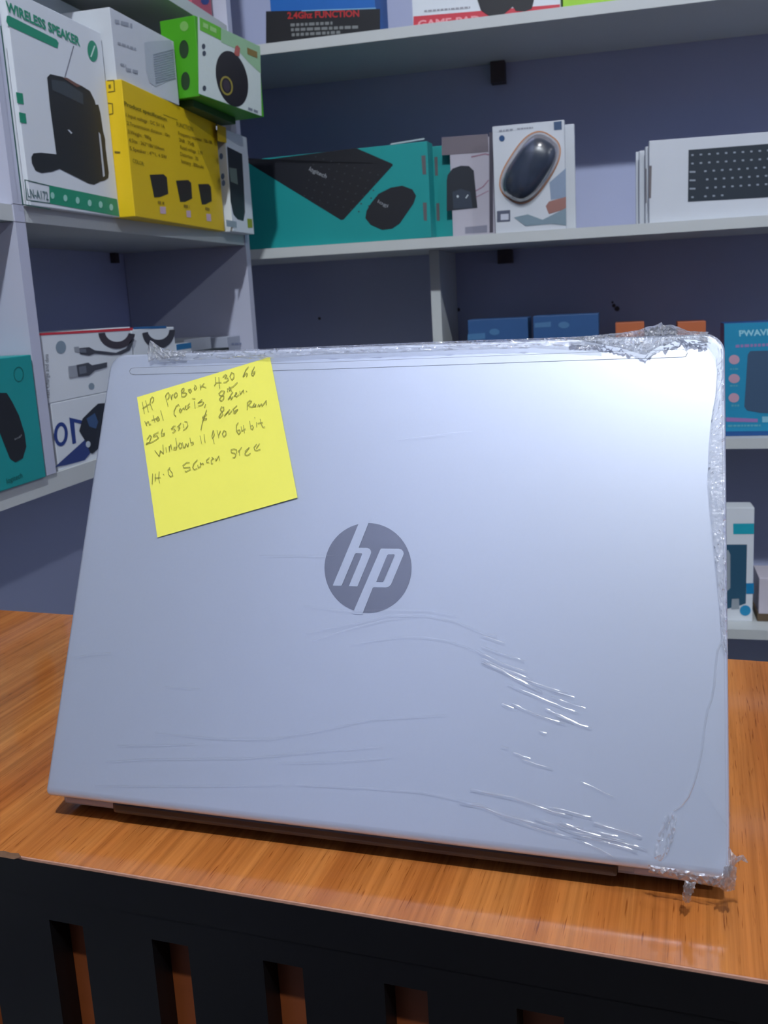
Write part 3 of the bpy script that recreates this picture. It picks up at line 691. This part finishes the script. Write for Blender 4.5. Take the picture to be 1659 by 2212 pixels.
# --- left unit, upper shelf
b = Carton('gift_box', 'pinkish red box with a blue dot on the top shelf', -.590, 1.275, 90, .066, .12, .653, .10, mat('pink_red_card', (176, 84, 98), .5))
b.pr('dot_print', [ell((443, 2), 9, 8)], (52, 70, 130))

# --- left unit, lower shelf
ZLO = .077
b = Carton('device_box', 'white box with large dark blue 0 and 1 print under the cable box', -.5830, .8320, 90, .170, .0715, ZLO, .13, WHITE)
k = K(0, 680, 4.1475)
NB = (36, 60, 128)
b.pr('digit_print', ringquads(k((546, 1070))[0], (62/4.1475, 108/4.1475), (34/4.1475, 74/4.1475), .04), NB)
b.pr('digit_print', [k((620, 920), (740, 948), (735, 980), (665, 962), (682, 1148), (650, 1158))], NB)
b.pr('device_picture', [k((710, 1040), (740, 930), (830, 840), (880, 795), (960, 790), (1000, 1100), (830, 1245), (790, 1230), (760, 1120))], (34, 40, 52), .0005)
b.pr('device_picture', [k((775, 930), (850, 880), (880, 960), (860, 1020), (800, 1000))], (56, 84, 124), .0007)
b.pr('device_picture', [ell(k((790, 1160))[0], 5, 7)], (190, 200, 210), .0009)
b.pr('device_picture', [k((490, 1365), (760, 1120), (810, 1240), (760, 1302), (600, 1345))], (44, 62, 120), .0007)
CB = WHITE
b = Carton('cable_box', 'white charging cable box with red top edge beside the laptop corner', -.5830, .8300, 90, .176, .0715, .1487, .09, CB)
b.pr('band_print', [k((335, 166), (1190, 115), (1190, 140), (335, 186))], (196, 52, 66))
b.pr('cable_picture', ringquads(k((1047, 150))[0], (166/4.1475, 155/4.1475), (106/4.1475, 92/4.1475), 0, 18, .15, math.pi-.1), (64, 58, 66), .0005)
b.pr('cable_picture', [k((800, 290), (850, 318), (1040, 340), (1130, 300), (1180, 215), (1205, 215), (1165, 318), (1090, 355), (1000, 362), (850, 348), (800, 366), (720, 352), (698, 300))], (66, 68, 78), .0005)
b.pr('plug_picture', [k((663, 288), (706, 284), (716, 335), (670, 330)), k((612, 462), (690, 450), (700, 555), (622, 566))], (150, 156, 166), .0006)
b.pr('cable_picture', [k((685, 450), (790, 428), (825, 452), (960, 425), (960, 468), (850, 500), (800, 545), (700, 556))], (70, 74, 84), .0007)
b.pr('plug_picture', [k((712, 305), (770, 305), (775, 340), (720, 340)), k((705, 468), (770, 455), (778, 520), (712, 535))], (104, 110, 122), .0009)
b.pr('badge_print', [ell(k((546, 290))[0], 46/4.1475, 58/4.1475, 0), ell(k((820, 640))[0], 26/4.1475, 30/4.1475, 0)], (128, 146, 160))
b.tx('vertical_print', 'Fast Charge and data', *k((445, 742), (432, 352), (412, 742)), (104, 108, 118))
b = Carton('cable_box', 'white charging cable box with blue top edge, next along the shelf', -.5850, 1.0120, 90, .108, .1385, ZLO, .09, CB)
b.pr('band_print', [k((1195, 110), (1490, 98), (1490, 120), (1195, 132))], (40, 96, 150))
b.pr('cable_picture', ringquads(k((1420, 140))[0], (148/4.1475, 165/4.1475), (96/4.1475, 84/4.1475), 0, 18, -.05, math.pi-.15), (60, 60, 70), .0005)
b = Carton('accessory_box', 'small white box with blue top band behind the film spike', -.600, 1.150, 90, .045, .114, ZLO, .06, WHITE)
b.rect(0, 1, .93, 1, 'band_print', (40, 110, 160))
b = Carton('accessory_box', 'flat black box on the left lower shelf, just above the laptop edge', -.590, 1.200, 90, .100, .100, ZLO, .025, mat('black_card', (40, 48, 52), .5))
b = Carton('accessory_box', 'plain white box behind the flat black box', -.625, 1.225, 90, .088, .117, ZLO, .06, GREYW)
b = Carton('accessory_box', 'pale grey box against the end panel of the left shelves', -.600, 1.318, 90, .048, .115, ZLO, .08, mat('grey_card', (160, 166, 182), .5))
b.lines('small_print', [((500, 745), (528, 744), 4)], (120, 130, 160))
b = Carton('mouse_box', 'teal mouse box with black mouse picture, at the left frame edge', -.5767, .7010, 90, .1000, .1244, ZLO, .05, TEAL)
b.pr('mouse_picture', [k((-260, 700), (60, 700), (110, 780), (170, 900), (220, 1060), (236, 1180), (205, 1285), (140, 1322), (90, 1290), (50, 1190), (0, 1060), (-260, 900))], (30, 34, 40))
b.pr('ring_print', ringquads(k((168, 532))[0], (45/4.1475, 68/4.1475), (39/4.1475, 61/4.1475), 0), (20, 104, 100))
b.tx('brand_print', 'logitech', *k((62, 1512), (202, 1456), (56, 1465)), (14, 78, 78))
b.tx('brand_print', 'logi', *k((135, 1125), (195, 1085), (132, 1108)), (150, 156, 162), .0008)

# --- back unit, middle shelf
ZS = .3287
k = K(530, 260, 3.687)
def keyboard_box(label, x, y, yaw, W):
    return Carton('keyboard_box', label, x, y, yaw, W, .1457, ZS, .030, TEAL, 'box', 'teal keyboard and mouse sets on the back shelf')
b = keyboard_box('teal keyboard and mouse set box, the front one with black keyboard picture', -.6220, 1.4740, -4.4, .3250)
b.pr('keyboard_picture', [k((-40, 338), (868, 222), (885, 222), (1170, 345), (1175, 358), (782, 790), (762, 794), (-40, 300))], (30, 32, 40))
kp = []
for i in range(9):
    for j in range(6):
        kp.append(ell(k((560+i*62-j*18, 290+i*18+j*62))[0], 2.0, 1.6, 0, 6))
b.pr('keycap_picture', [q for q in kp if q[0][1] < 260+ (795-20)/3.687 and q[0][0] < 530+(1080-0)/3.687], (58, 60, 68), .0005)
b.pr('mouse_picture', [k((1000, 660), (1060, 585), (1160, 535), (1250, 520), (1330, 550), (1360, 600), (1340, 660), (1230, 820), (1170, 862), (1090, 872), (1000, 832), (956, 780), (965, 720))], (34, 36, 44), .0005)
b.tx('brand_print', 'logitech', *k((505, 398), (640, 462), (520, 368)), (165, 170, 178), .0008)
b.tx('brand_print', 'logi', *k((1052, 655), (1132, 694), (1062, 630)), (150, 156, 164), .0008)
b.pr('flap_slit', [k((1402, 282), (1434, 278), (1440, 430), (1412, 430)), k((1414, 655), (1444, 655), (1446, 800), (1422, 796))], (96, 92, 96), .0005)
b.pr('flap_edge', [k((1155, 184), (1425, 140), (1428, 152), (1157, 196))], (170, 190, 196), .0005)
b = keyboard_box('teal keyboard set box showing only its end behind the front teal box', -.5300, 1.5130, -2.0, .2575)
b.pr('flap_slit', [k((1506, 292), (1530, 290), (1534, 440), (1512, 440)), k((1520, 660), (1545, 660), (1548, 800), (1524, 798))], (96, 92, 96), .0005)

k = K(920, 220, 4.366)
b = Carton('mouse_box', 'grey mouse box with dark mouse picture, beside the teal boxes', -.2705, 1.4900, -1.0, .0695, .1500, ZS, .06, mat('lilac_card', (176, 172, 184), .5))
b.pr('band_print', [k((150, 335), (585, 302), (590, 472), (150, 505))], (112, 104, 112))
b.pr('mouse_picture', [k((196, 1030), (196, 740), (205, 690), (250, 630), (330, 602), (405, 605), (452, 650), (462, 760), (486, 1000))], (38, 42, 50))
b.pr('mouse_picture', [k((250, 850), (330, 820), (420, 850), (440, 1000), (260, 1010))], (52, 60, 74), .0005)
b.pr('mouse_picture', [ell(k((300, 892))[0], 2.5, 3, 0, 8), k((372, 905), (395, 872), (402, 880), (380, 912))], (190, 200, 205), .0007)
for st, w_ in ((k((430, 520), (560, 490), (592, 500)), 2.5), (k((470, 840), (540, 800), (590, 740)), 2.2), (k((470, 900), (590, 840)), 1.6)):
    b.pr('swirl_print', strokequads(st, w_), (150, 108, 126))
b.pr('label_print', [k((370, 1182), (578, 1162), (578, 1232), (370, 1244))], (128, 128, 144))
b.pr('edge_print', [k((596, 285), (634, 290), (634, 1230), (600, 1235))], (70, 66, 78))

BLUEG = mat('mouse_blue_grey', (40, 50, 68), .3, 0, .3, 60)
def mouse_pack(label, x, y, z):
    b = Carton('mouse_box', label, x, y, -.5, .1085, .1585, z, .012, GREYW, 'box', 'white mouse packs on the back shelf')
    return b
b = mouse_pack('white mouse pack with orange-ringed dark mouse bulging out of the card', -.1965, 1.4540, ZS)
c0, rot = k((982, 618))[0], math.radians(-57)
def sell(c, rx, ry, rot, n, e=2.7):
    o = []
    for i in range(n):
        a = 2*math.pi*i/n; ca, sa = math.cos(a), math.sin(a)
        x, y = rx*math.copysign(abs(ca)**(2/e), ca), ry*math.copysign(abs(sa)**(2/e), sa)
        o.append((c[0]+x*math.cos(rot)-y*math.sin(rot), c[1]+x*math.sin(rot)+y*math.cos(rot)))
    return o
def sring(c, ro, ri, rot, n):
    A, B = sell(c, *ro, rot, n), sell(c, *ri, rot, n); A.append(A[0]); B.append(B[0])
    return J([A[i], A[i+1], B[i+1], B[i]] for i in range(n))
b.pr('ring_print', sring(c0, (362/4.366, 214/4.366), (352/4.366, 204/4.366), rot, 48), (190, 130, 84), .0005)
b.pr('bubble_print', sring(c0, (350/4.366, 202/4.366), (200/4.366, 120/4.366), rot, 48), (168, 166, 176), .0004)
# the mouse itself, a rounded body standing out of the card
def dome(name, c, rx, ry, hgt, m, e=2.7, nr=8, na=40):
    vs, fs = [], []
    for r in range(nr+1):
        t = r/nr*math.pi/2*.97; sc = math.cos(t)**.6
        for q in sell(c, rx*sc, ry*sc, rot, na, e): vs.append(b.front.hit(q, .0006+hgt*math.sin(t)))
    for r in range(nr):
        for i in range(na):
            j = (i+1) % na; fs.append((r*na+i, r*na+j, (r+1)*na+j, (r+1)*na+i))
    fs.append(tuple(range(nr*na, nr*na+na)))
    return mesh(name, vs, fs, m, b.t, None, 0, True)
dome('mouse', k((978, 640))[0], 322/4.366, 176/4.366, .018, BLUEG)
dome('clear_bubble', c0, 350/4.366, 200/4.366, .022, film_mat('blister_plastic', .03, .06, .015, bump=.2, bscale=300))
b.pr('logo_print', [ell(k((717, 345))[0], 27/4.366, 30/4.366)], (40, 76, 120))
b.pr('badge_print', [k((1205, 190), (1280, 180), (1282, 262), (1208, 268))], (62, 84, 116))
b.pr('badge_print', [k((670, 1030), (795, 1020), (795, 1128), (670, 1136))], (84, 90, 108))
b.pr('badge_print', [k((705, 1060), (780, 1055), (780, 1112), (705, 1116))], (190, 194, 206), .0006)
b.pr('swoosh_print', [k((1165, 760), (1320, 625), (1322, 900), (1180, 925))], (132, 148, 170))
b.pr('swoosh_print', [k((1130, 985), (1160, 940), (1322, 895), (1322, 1010), (1160, 1058))], (150, 108, 100), .0004)
b.pr('swoosh_print', [k((830, 1090), (960, 1060), (1100, 1112), (1322, 1000), (1322, 1165), (1180, 1150), (940, 1172))], (122, 142, 154), .0006)
b.lines('small_print', [(k((690, 285))[0], k((820, 270))[0], 4), (k((860, 262))[0], k((1010, 250))[0], 3)], (140, 144, 156))
b = mouse_pack('white mouse pack standing right behind the orange-ringed one', -.1840, 1.4960, ZS)

k = K(1300, 240, 4.621)
KW = .26
def kb_box(label, x, y, yaw, H):
    return Carton('keyboard_box', label, x, y, yaw, KW, H, ZS, .014, GREYW, 'box', 'white keyboard boxes on the back shelf')
b = kb_box('white keyboard box with black keyboard picture at the right edge', .0351, 1.4630, 4.5, .1192)
def kpt(x, y): return k((x, y))[0]
FR = [(866, 388), (2000, 300), (2000, 842), (860, 906)]
b.pr('keyboard_picture', [k(*FR)], (38, 48, 58))
kq = []
for r in range(6):
    for c in range(20):
        if r == 5 and c > 3: continue
        x = 905+c*84+(0 if r < 2 else (45 if c else 0)) + (18 if r in (3, 4) and c else 0); y = 440+r*84-(x-905)*.062
        w_ = 12 if (c or r in (0, 1, 5)) else 30
        kq.append(k((x-w_, y-9), (x+w_, y-10), (x+w_, y+7), (x-w_, y+8)))
b.pr('keycap_picture', kq, (140, 150, 160), .0005)
b.pr('flap_slit', [k((472, 545), (498, 545), (491, 868), (468, 870))], (104, 98, 100), .0005)
for i, (x, y, yw, H, lb) in enumerate(((.0300, 1.4830, 4.0, .1140, 'white keyboard box right behind the one with keyboard picture'), (.0215, 1.5050, 3.0, .1120, 'white keyboard box, third from the front of the row'), (.0165, 1.5300, 2.0, .1140, 'white keyboard box at the rear of the row'))):
    c = kb_box(lb, x, y, yw, H)
    if i == 0: c.rect(.0, .006, .28, .72, 'flap_slit', (96, 90, 94), .0005)

# --- back unit, upper shelf
ZU = .6437
b = Carton('accessory_box', 'blue and black box lettered 2.4Ghz FUNCTION on the top shelf', -.5427, 1.4600, 0, .1706, .150, ZU, .08, mat('blue_card', (18, 96, 176), .5))
k = K(540, 0, 3.77)
b.pr('panel_print', [k((130, 92), (1060, 72), (1060, 330), (130, 420))], (24, 26, 30))
b.pr('rule_print', [k((420, 84), (1026, 62), (1026, 72), (420, 92))], (120, 170, 205), .0005)
b.tx('title_print', '2.4Ghz FUNCTION', *k((305, 152), (890, 134), (303, 100)), (176, 40, 44), .0006, .03)
b.lines('small_print', [(k((330, 216))[0], k((672, 200))[0], 6.5), (k((334, 255))[0], k((880, 232))[0], 6.5), (k((340, 296))[0], k((745, 274))[0], 6.5)], (120, 124, 124), .0006)
b = Carton('game_pad_box', 'white and red game pad box with black controller picture on the top shelf', -.3140, 1.4600, 0, .2230, .150, ZU, .08, WHITE)
k = K(640, 0, 2.37)
b.pr('band_print', [k((600, 84), (1350, 22), (1350, 90), (600, 150))], (196, 56, 70))
b.tx('title_print', 'GAME-PAD', *k((622, 142), (940, 116), (622, 106)), (226, 150, 156), .0006, .035)
b.lines('small_print', [(k((655, 62))[0], k((890, 42))[0], 4)], (150, 150, 158))
b.pr('controller_picture', [k((915, -40), (1230, -60), (1212, 20), (1205, 45), (1170, 58), (1125, 56), (1108, 32), (1065, 72), (990, 84), (945, 52))], (28, 28, 32), .0008)
b = Carton('accessory_box', 'lime green box at the top edge of the frame', -.0880, 1.4700, 0, .09, .12, ZU, .07, mat('lime_card', (150, 200, 50), .5))

# --- back unit, lower shelf
ZW = .0010
BL2 = mat('navy_card', (44, 84, 134), .5, 0, .1, 20)
b = Carton('accessory_box', 'dark blue box showing above the laptop, left of its pair', -.2570, 1.5200, 0, .100, .1945, ZW, .06, BL2)
b.pr('label_print', [[(1010, 722), (1048, 719), (1048, 732), (1010, 735)], ell((1068, 717), 11, 7)], (70, 116, 160))
b = Carton('accessory_box', 'dark blue box showing above the laptop, right of its pair', -.1480, 1.5150, 0, .105, .1960, ZW, .06, BL2)
b.pr('label_print', [[(1155, 698), (1190, 695), (1190, 706), (1155, 708)], ell((1218, 702), 12, 7)], (74, 116, 158))
ORG = mat('orange_card', (190, 104, 64), .5)
b = Carton('accessory_box', 'orange box under the film peak above the laptop', -.0170, 1.5600, 0, .046, .178, ZW, .05, ORG)
b = Carton('accessory_box', 'orange box nearest to the bright blue power bank box', .0815, 1.5600, 0, .044, .175, ZW, .05, ORG)
b = Carton('charger_box', 'bright blue box with dark power bank picture and pink dots right of the laptop', .1450, 1.4720, 1.0, .120, .1737, ZW, .05, mat('navy_edge_card', (26, 80, 140), .5))
k = K(1460, 660, 6.507)
b.pr('face_print', [k((680, 255), (1600, 225), (1600, 1760), (700, 1770))], (36, 138, 176))
b.tx('title_print', 'PWAVE', *k((892, 432), (1345, 412), (886, 350)), (150, 206, 220), .0006, .03)
b.lines('small_print', [(k((840, 592))[0], k((1500, 560))[0], 6)], (150, 120, 170), .0006)
b.pr('icon_print', [ell(k((820, 760))[0], 74/6.507, 66/6.507), ell(k((820, 1027))[0], 78/6.507, 64/6.507), ell(k((815, 1298))[0], 74/6.507, 66/6.507)], (190, 152, 170), .0006)
b.pr('power_bank_picture', [k((1045, 640), (1560, 625), (1560, 1530), (1180, 1508), (1000, 1475), (962, 1420), (1010, 690))], (62, 86, 112), .0006)
b.lines('small_print', [(k((760, 905))[0], k((880, 902))[0], 3.5), (k((760, 1140))[0], k((880, 1138))[0], 3.5), (k((780, 1420))[0], k((890, 1418))[0], 4), (k((730, 1708))[0], k((1190, 1700))[0], 4.5)], (90, 160, 180), .0006)
b.pr('band_print', [k((705, 1572), (1150, 1592), (1150, 1640), (708, 1632))], (150, 116, 172), .0006)
b.pr('label_print', [k((1212, 1560), (1500, 1556), (1500, 1640), (1215, 1642))], (130, 186, 204), .0006)

# --- back unit, lowest visible shelf
ZE = -.3058
b = Carton('earphone_box', 'white box with teal label and dark window right of the laptop', .1337, 1.4862, 1.6, .0618, .1892, ZE, .04, WHITE)
k = K(1500, 960, 4.254)
b.pr('label_print', [k((356, 728), (548, 726), (548, 824), (358, 826))], (30, 160, 178))
b.pr('window_print', [k((180, 920), (484, 920), (472, 1462), (420, 1480), (300, 1512), (180, 1512))], (44, 84, 108))
b.pr('earphone_picture', [k((180, 985), (310, 970), (330, 1010), (330, 1320), (300, 1350), (180, 1350)), k((345, 1420), (410, 1418), (414, 1512), (338, 1516))], (150, 160, 168), .0005)
b.pr('badge_print', [k((476, 1276), (546, 1274), (546, 1372), (476, 1374))], (24, 128, 180), .0006)
b.pr('badge_print', [ell(k((468, 1526))[0], 50/4.254, 48/4.254)], (40, 140, 186), .0006)
br_ = tag(box('wooden_block', (.2030, 1.49, ZE), (.12, 0, 0), (0, .08, 0), (0, 0, .0130), mat('brown_block', (92, 76, 56), .7), None, .001), 'brown block on the shelf at the right frame edge', 'block')
b = Carton('accessory_box', 'whitish box lying on the brown block at the right frame edge', .2050, 1.4900, 0, .10, .0600, ZE+.0131, .07, mat('pale_lilac_card', (196, 190, 200), .5))
